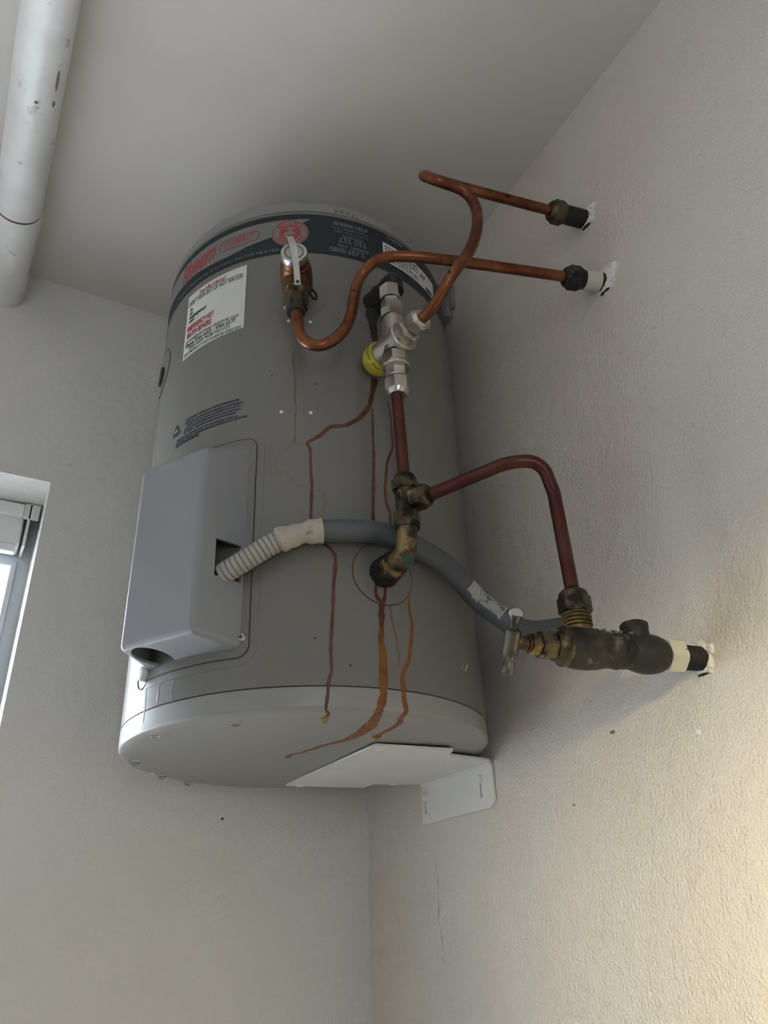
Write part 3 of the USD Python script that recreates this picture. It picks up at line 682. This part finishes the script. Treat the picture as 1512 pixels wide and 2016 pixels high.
# 1: relief valve outlet -> S bend -> lower wall stub
e1 = WD + dD * .048
tubes("copper_pipe", "copper pipe from the relief valve, S-bent, running across to the lower wall stub",
      [PEX - dn * .012, (-.3273, -.4847, .4121), (-.3252, -.4879, .3957), (-.3181, -.4944, .3819), (-.3067, -.5011, .3783), (-.2930, -.5078, .3876), (-.2815, -.5120, .4069), (-.2750, -.5145, .4344), (-.2718, -.5161, .4605), (-.2662, -.5212, .4830), (-.2550, -.5400, .4935), (-.2300, -.5580, .4945), (-.2014, -.5695, .4940), (-.1495, -.5860, .4940), tuple(e1)], "copper")
XR0 = nrm(rad(-90.9) + .15 * np.cross(HA, rad(-90.9)))
V0 = hw(-90.9, .4040, R0 + .05)
P2 = [V0 + XR0 * .044, V0 + XR0 * .058, (-.2085, -.5860, .4140), (-.2030, -.6040, .4320), (-.1894, -.6150, .4569), (-.1764, -.6190, .4889), (-.1687, -.6185, .5216), (-.1677, -.6160, .5498), (-.1747, -.6135, .5684), (-.1869, -.6115, .5745)]
hf, hk = np.array([-.2005, -.6088, .5766]), np.array([-.1900, -.5890, .6085])
hk = hk + nrm([-1, .12, 0]) * .0125
he = nrm([-1, .12, .02]); hd = hf - hk; he = nrm(he - hd * (he @ hd) / (hd @ hd)); hr_ = np.linalg.norm(hd) / 2
P2 += [(hf + hk) / 2 + hr_ * (math.cos(q) * hd / np.linalg.norm(hd) + math.sin(q) * he) for q in np.linspace(0, math.pi, 9)]
P2 += [(-.1850, -.5898, .6085), (-.1417, -.5971, .6085), WU + dU * .045]
# 2: tempering valve branch -> rising sweep -> hairpin -> upper wall stub
e2 = WU + dU * .045
tubes("copper_pipe", "copper pipe rising from the nickel tempering valve, hairpin-bent back to the upper wall stub",
      P2, "copper")
# 3: vertical drop between tempering valve and tee
vt = lambda z, so=.05, th=-90.9: hw(th, z, R0 + so)
tubes("copper_pipe", "short dull copper pipe dropping from the tempering valve to the brass tee", [tuple(vt(.3400, .05, -91.2)), tuple(vt(.2200, .05, -90.6))], "copper_dull", bend=.01)
# 4: tee -> over and down to the stop tap
TAP0 = np.array([0, -.646, .025]); dT = nrm([-1, .177, 0])
tapo = TAP0 + dT * .1205
tubes("copper_pipe", "dull copper pipe arching from the brass tee down to the stop tap", [(-.2075, -.5190, .2010), (-.1600, -.6130, .2065), (-.1340, -.6270, .2060), tuple(tapo + np.array([-.004, 0, .150])), tuple(tapo + np.array([0, 0, .055]))], "copper_dull", bend=[.05, .03, .03])

# ------------------------------------------------------------------ tempering valve group (top right connection)
R1 = rad(-89.6); oR = hw(-89.6, .509, R0)
inl = thing("inlet_elbow", "dark corroded brass elbow on a rusty stub, at the tank's upper right connection", "pipe fitting", oR + R1 * .03)
part(inl, "rusty_stub", rough(place(lathe([(-.002, .0165), (.003, .0170), (.006, .0140), (.012, .0150), (.016, .0128), (.020, .0140), (.026, .0128)], 48), oR, R1), .0016, 260, 3), "brass_dark", label="crusted rusty stub against the tank")
part(inl, "hex_collar", place(hexnut(.0150, .010), oR + R1 * .013, R1), "brass_aged", 25)
el = fillet([oR + R1 * .022, oR + R1 * .048 + HA * .002, oR + R1 * .048 - HA * .020], .014, 16)
part(inl, "elbow_body", tube(el, .0112, 32), "brass_dark", 60)
part(inl, "rust_crust", rough(place(lathe([(-.004, .008), (.004, .0080), (.010, .0055), (.018, .004), (.030, .0015)], 28), hw(-91.2, .490, R0 + .002), -HA), .0026, 380, 9), "soot", label="black rust crust below the stub")

tv = thing("tempering_valve", "nickel-plated tempering valve with a yellow cap facing the tank", "valve", V0)
XR = XR0; dwn = -HA
vu = lambda z: vt(z, .047)
part(tv, "inlet_nut", place(hexnut(.0128, .020, turn=.2), vt(.4930, .047), dwn), "nickel", 25)
part(tv, "inlet_seal", place(lathe([(0, .0116), (.003, .0116)], 32), vt(.4735, .047), dwn), "black_rubber")
part(tv, "inlet_union", place(cat(hexnut(.0122, .016, turn=.5), place(hexnut(.0138, .012, turn=.1), (0, 0, .0155), (0, 0, 1))), vt(.4712, .048), dwn), "nickel", 25)
part(tv, "union_ring", place(lathe([(0, .0120), (.001, .0132), (.003, .0132), (.004, .0120)], 36), vt(.4440, .0485), dwn), "brass_dark")
bodyv = cat(place(lathe([(0, .0120), (.004, .0128), (.020, .0130), (.052, .0135)], 40), vt(.4420), dwn),
            place(lathe([(-.0230, .0150), (-.0215, .0162), (-.010, .0158), (.006, .0150), (.0115, .0160), (.0130, .0180), (.0175, .0180), (.0190, .0166)], 48), V0, XR, HA))
part(tv, "cast_body", bodyv, "nickel_cast", 40)
part(tv, "yellow_cap", place(lathe([(.0222, .0176), (.0230, .0192), (.0300, .0194), (.038, .0184), (.0430, .0150), (.0465, .0085), (.0473, 0)], 48), V0, -XR, HA), "cap_yellow", 50)
arcm = place(cat(*[place(box((-.0011, -.0002, -.0006), (.0011, .0003, .0006)), (.0193 * math.cos(a), .0193 * math.sin(a), .0262), (0, 0, 1), (-math.sin(a), math.cos(a), 0)) for a in np.linspace(0, 2 * math.pi, 34)[:-1] if math.sin(a * 7.3) > -.75]), V0, -XR, HA)
part(tv, "cap_lettering", arcm, "black_rubber", False)
part(tv, "branch_union", place(cat(hexnut(.0142, .011, turn=.35), place(lathe([(.0100, .0102), (.0190, .0098)], 32), (0, 0, 0), (0, 0, 1))), V0 + XR * .0188, XR, HA), "nickel", 25)
part(tv, "brass_olive", place(lathe([(0, .0103), (.0022, .0106), (.0045, .0100)], 32), V0 + XR * .0325, XR), "brass_clean")
part(tv, "branch_nut", place(cat(hexnut(.0140, .0125, turn=.1), place(lathe([(.012, .0118), (.0142, .0112), (.0165, .0098)], 32), (0, 0, 0), (0, 0, 1))), V0 + XR * .0365, XR, HA), "nickel", 25)
part(tv, "outlet_collar", place(cat(hexnut(.0155, .014, turn=.25), place(lathe([(.0135, .0152), (.0170, .0158), (.0195, .0150)], 40), (0, 0, 0), (0, 0, 1))), vt(.3880), dwn), "nickel", 25)
part(tv, "outlet_union", place(cat(hexnut(.0126, .014, turn=.2), place(lathe([(.0130, .0122), (.0152, .0122)], 36), (0, 0, 0), (0, 0, 1))), vt(.3690), dwn), "nickel", 25)
part(tv, "outlet_nut", place(cat(hexnut(.0140, .0165, turn=.2), place(lathe([(.0160, .0126), (.0195, .0112), (.0215, .0096)], 36), (0, 0, 0), (0, 0, 1))), vt(.3530), dwn), "nickel", 25)

# ------------------------------------------------------------------ brass tee and tank inlet elbow (bottom connection)
te = thing("brass_tee", "tarnished brass compression tee at the foot of the vertical copper pipe", "pipe fitting", vt(.2050))
tvz = lambda z: vt(z, .05, -90.6)
part(te, "top_nut", place(cat(hexnut(.0140, .0125, turn=.3), place(lathe([(-.005, .0104), (-.002, .0118), (.0005, .0126)], 36), (0, 0, 0), (0, 0, 1))), tvz(.2245), dwn), "brass_aged", 25)
tdir = nrm(np.array([-.1600, -.6130, .2065]) - np.array([-.2075, -.5190, .2055]))
tb0 = tvz(.1985)
part(te, "tee_body", cat(place(lathe([(0, .0105), (.004, .0108), (.040, .0108)], 40), tvz(.2170), dwn), place(lathe([(0, .0095), (.016, .0095)], 36), tb0, tdir)), "brass_aged", 40)
part(te, "side_nut", place(cat(hexnut(.0138, .013, turn=.3), place(lathe([(.0125, .0122), (.0165, .0116), (.018, .0100)], 36), (0, 0, 0), (0, 0, 1))), tb0 + tdir * .0095, tdir), "brass_aged", 25)
part(te, "bottom_nut", place(cat(hexnut(.0136, .0145, turn=.3), place(lathe([(.014, .0130), (.0165, .0128), (.0185, .0120)], 36), (0, 0, 0), (0, 0, 1))), tvz(.1870), dwn), "brass_aged", 25)
RB = rad(-91.4); oB = hw(-91.4, .1405, R0)
eb = thing("tank_inlet_elbow", "scraped brass elbow with green corrosion screwed into the tank's lowest connection", "pipe fitting", oB + RB * .04)
q0 = vt(.1700, .05, -90.7)
el = fillet([q0, oB + RB * .0505 - HA * .0005, oB + RB * .026], .010, 16)
part(eb, "elbow_body", tube(el, .0104, 36), "brass_scraped", 60)
part(eb, "verdigris_patch", rough(place(lathe([(-.003, .0030), (-.0008, .0062), (.0002, .0052), (.0010, .003)], 24), oB + RB * .0535 - HA * .0082, nrm(RB * .55 - HA)), .0022, 420, 4), "verdigris", label="green corrosion under the elbow")
part(eb, "tank_nut", place(cat(hexnut(.0150, .010, turn=.3), place(lathe([(.0095, .0138), (.0125, .0142), (.0150, .0128), (.018, .0118)], 40), (0, 0, 0), (0, 0, 1))), oB + RB * .0135, RB), "brass_aged", 25)
part(eb, "threaded_stub", rough(place(lathe([(-.002, .0150), (.003, .0160), (.006, .0146), (.008, .0156), (.011, .0142), (.0145, .0150)], 44), oB, RB), .0010, 300, 5), "brass_dark")

# ------------------------------------------------------------------ wall stubs of the two upper pipes
def wallstub(o, d, label, r, nut0, nut1, nr, taped):
    t = thing("wall_fitting", label, "pipe fitting", o + d * .02)
    part(t, "wall_nipple", place(lathe([(-.01, r), (nut0 + .002, r)], 40), o, d), "black_iron")
    part(t, "compression_nut", place(cat(hexnut(nr, nut1 - nut0 - .004, turn=.2), place(lathe([(nut1 - nut0 - .0045, nr * .88), (nut1 - nut0 - .001, nr * .80), (nut1 - nut0 + .001, nr * .66)], 36), (0, 0, 0), (0, 0, 1)), place(lathe([(-.0015, nr * .84), (.0002, nr * .9)], 36), (0, 0, 0), (0, 0, 1))), o + d * nut0, d), "brass_dusty" if taped else "brass_aged", 25)
    if taped:
        half = lathe([(.004, r + .0004), (.005, r + .0010), (.022, r + .0010), (.0235, r + .0004)], 40)
        cutm = man(half) ^ m3.Manifold.cube([.1, .1, .1], True).translate([-.0515 + .006, 0, 0])
        part(t, "paint_patch", place(cutm, o, d), "ptfe_white", 30, label="white paint left on the pipe stub")
    return t
wallstub(WU, dU, "brass nut on a black iron stub, the upper of the two wall outlets", .0118, .0310, .0490, .0152, False)
wallstub(WD, dD, "dark brass nut on a white-painted stub, the lower of the two wall outlets", .0112, .0290, .0480, .0146, True)
def plaster(o, seed, rx, ry):
    for k, (dy, dz_, sx, sz, m) in enumerate(((0, 0, 1.0, 1.0, "plaster"), (.001, -.0150, .40, .07, "soot"), (-.010, -.012, .22, .30, "plaster"), (-.0145, .006, .28, .35, "plaster"), (.009, .012, .4, .3, "plaster"))):
        part(wr, "plaster_chip", chip((0, o[1] + dy * rx / .016, o[2] + dz_ * ry / .016), rx=rx * sx, ry=ry * sz, h=.0032 if k == 0 else .0028, seed=seed + k, **RW), m)
plaster(WU + np.array([0, -.003, 0]), 40, .0165, .0165); plaster(WD + np.array([0, -.004, 0]), 50, .0195, .0180); plaster(TAP0, 60, .0140, .0150)

# ------------------------------------------------------------------ stop tap on the right wall
tp = thing("stop_tap", "dusty tarnished brass stop tap with a small T handle, sticking out of the right wall", "tap", TAP0 + dT * .1)
pt = lambda t: TAP0 + dT * t
thr = [(-.01, .0102)]
for k in range(9): thr += [(.0012 + k * .0024, .0102), (.0020 + k * .0024, .0110), (.0028 + k * .0024, .0102)]
part(tp, "threaded_pipe", place(lathe(thr + [(.026, .0102)], 40), TAP0, dT), "black_iron", 20)
part(tp, "taped_nut", place(hexnut(.0152, .0165, turn=.25, cham=.1), pt(.0225), dT), "ptfe_white", 25, label="white painted hexagon nut")
part(tp, "ball_housing", place(lathe([(.0385, .0120), (.0430, .0150), (.050, .0170), (.058, .0176), (.066, .0166), (.072, .0150), (.076, .0142)], 48), TAP0, dT), "brass_dark", 60)
part(tp, "union_hex", place(hexnut(.0158, .012, turn=.35), pt(.0735), dT), "brass_dusty", 25)
part(tp, "side_port", place(cat(lathe([(-.016, .0118), (.0020, .0118), (.004, .0112)], 36), place(hexnut(.0122, .0070, turn=.2), (0, 0, .001), (0, 0, 1))), pt(.0640) + np.array([0, 0, .0195]), (0.0, 0, 1)), "brass_dusty", 30)
part(tp, "valve_body", place(lathe([(.084, .0135), (.086, .0158), (.092, .0150), (.098, .0152), (.106, .0172), (.116, .0182), (.126, .0180), (.133, .0168), (.135, .0160)], 48), TAP0, dT), "brass_dusty", 60)
part(tp, "bonnet", place(cat(lathe([(.1345, .0150), (.1355, .0168), (.1390, .0168), (.1405, .0150), (.1440, .0130), (.1465, .0126)], 48), place(hexnut(.0122, .016, turn=.3), (0, 0, .1445), (0, 0, 1))), TAP0, dT), "brass_aged", 30)
part(tp, "gland_nut", place(cat(hexnut(.0098, .009, turn=.1), place(lathe([(.008, .0072), (.011, .0068)], 28), (0, 0, 0), (0, 0, 1))), pt(.1600), dT), "brass_clean", 25)
part(tp, "spindle", place(lathe([(.165, .0058), (.183, .0056)], 28), TAP0, dT), "brass_clean", 30)
hc = pt(.1850); hdir = nrm(np.array([-.02, -.60, 1.0])); hdir = nrm(hdir - dT * (hdir @ dT))
part(tp, "tee_handle", place(lathe([(-.0275, 0), (-.0270, .0034), (-.0245, .0054), (-.0215, .0058), (-.0185, .0050), (-.0150, .0034), (-.0120, .0036), (-.0105, .0066), (.0095, .0068), (.0115, .0040), (.0150, .0036), (.0190, .0046), (.0225, .0056), (.0255, .0048), (.0270, .0030), (.0275, 0)], 36), hc, hdir), "handle_metal", 30, label="small metal cross-bar with ball ends")
part(tp, "paint_blob", rough(place(lathe([(0, .0058), (.003, .0056), (.0052, .0035), (.0058, 0)], 24), hc + hdir * .0222, hdir), .0014, 320, 8), "tape_cream", label="dried paint on the top of the handle")
up = np.array([0, 0, 1.0]); oN = tapo + np.array([0, 0, .017])
part(tp, "outlet_thread", place(lathe([(-.006, .0112), (.0000, .0112)] + sum([[(.0008 + .0034 * k, .0112), (.0020 + .0034 * k, .0128), (.0030 + .0034 * k, .0128), (.0034 + .0034 * k, .0112)] for k in range(4)], []) + [(.0160, .0112)], 40), oN, up), "brass_clean", 20)
part(tp, "outlet_nut", place(cat(hexnut(.0146, .0160, turn=.3), place(lathe([(.0155, .0132), (.0190, .0124), (.0215, .0098)], 36), (0, 0, 0), (0, 0, 1))), oN + up * .0135, up), "brass_aged", 25)
dv = []
for k in range(60):
    t0 = rng.uniform(.060, .155); a = rng.uniform(-.7, .7)
    r = .0172 if t0 < .135 else .0128
    sd = np.cross(dT, up); o = pt(t0) + up * r * math.cos(a) * .97 + sd * r * math.sin(a) * .97
    dv.append(rough(place(trimesh.creation.icosphere(1, rng.uniform(.0008, .0022)), o, up), .0008, 500, k))
part(tp, "dust_clumps", cat(*dv), "dust", True, kind="stuff")

# ------------------------------------------------------------------ electrical conduit
pts = [hw(t, z, R0 + s) for t, z, s in ((-135.5, .1340, .016), (-131.9, .1402, .0165), (-127.0, .1502, .0165), (-121.9, .1612, .0165), (-117.3, .1680, .0165), (-111.4, .1730, .0165), (-103.5, .1757, .0165), (-95.0, .1778, .0165), (-87.6, .1750, .0165), (-77.4, .1656, .0165), (-70.0, .1565, .0185))]
pts += [np.array(p) for p in ((-.100, -.4590, .1350), (-.083, -.4740, .1120), (-.062, -.4800, .1000), (-.035, -.4800, .1020), (.004, -.4790, .1130))]
CPATH = spline(pts, .002)
tt = np.array([math.degrees(math.atan2(*(reversed(((np.array(p) - HB) @ MH)[:2])))) for p in CPATH])
iw = int(np.argmax(tt > -120.6)); ig = int(np.argmax(tt > -109.6))
cd = thing("electrical_conduit", "flexible grey conduit, white and corrugated at one end, looping round the tank's front", "conduit", CPATH[len(CPATH) // 2])
seg = CPATH[:iw + 4]; s = np.concatenate([[0], np.cumsum(np.linalg.norm(np.diff(seg, axis=0), axis=1))])
fine = np.linspace(0, s[-1], 260); fp = np.stack([np.interp(fine, s, seg[:, k]) for k in range(3)], 1)
ph = (fine / .0052) % 1
part(cd, "corrugated_sleeve", tube(fp, np.where(ph < .78, .0108, .0098), 32), "conduit_white", 30)
for k in range(int(s[-1] / .0052)):
    u = (k + .89) * .0052
    if u > s[-1] - .002: break
    c = np.array([np.interp(u, s, seg[:, j]) for j in range(3)]); c2 = np.array([np.interp(u + .0005, s, seg[:, j]) for j in range(3)])
    part(cd, "groove", place(lathe([(-.0005, .0096), (-.0005, .0103), (.0005, .0103), (.0005, .0096)], 28), c, c2 - c), "groove_grey", False)
wp = CPATH[iw - 1:ig + 1]
wr_ = np.array([.0120 + .0009 * math.sin(k * .33 + 1) + .0005 * math.sin(k * .9) for k in range(len(wp))])
part(cd, "tape_wrap", rough(tube(wp, wr_, 36), .0020, 90, 2), "tape_cream", 40, label="cream tape bound round the conduit joint")
part(cd, "grey_hose", tube(CPATH[ig - 2:], .0114, 32), "conduit_grey", 60)
k0 = int(np.argmin(np.linalg.norm(CPATH - np.array([-.118, -.448, .150]), axis=1))); k1 = int(np.argmin(np.linalg.norm(CPATH - np.array([-.080, -.475, .109]), axis=1)))
sc = tube(CPATH[k0:k1], .0121, 40); v = np.array(sc.vertices)
cen = CPATH[k0:k1]; dd = np.array([v[i] - cen[np.argmin(np.linalg.norm(cen - v[i], axis=1))] for i in range(len(v))])
tocam = nrm(CP - cen.mean(0)); keepv = (dd @ nrm(tocam + np.array([.5, -.2, .5]))) > .0062
fk = np.array([keepv[f].all() for f in sc.faces]); sc = trimesh.Trimesh(v, sc.faces[fk], process=True)
part(cd, "paint_scuff", rough(sc, .0006, 400, 6), "scuff_white", False, label="rough white paint scuffed along the conduit")
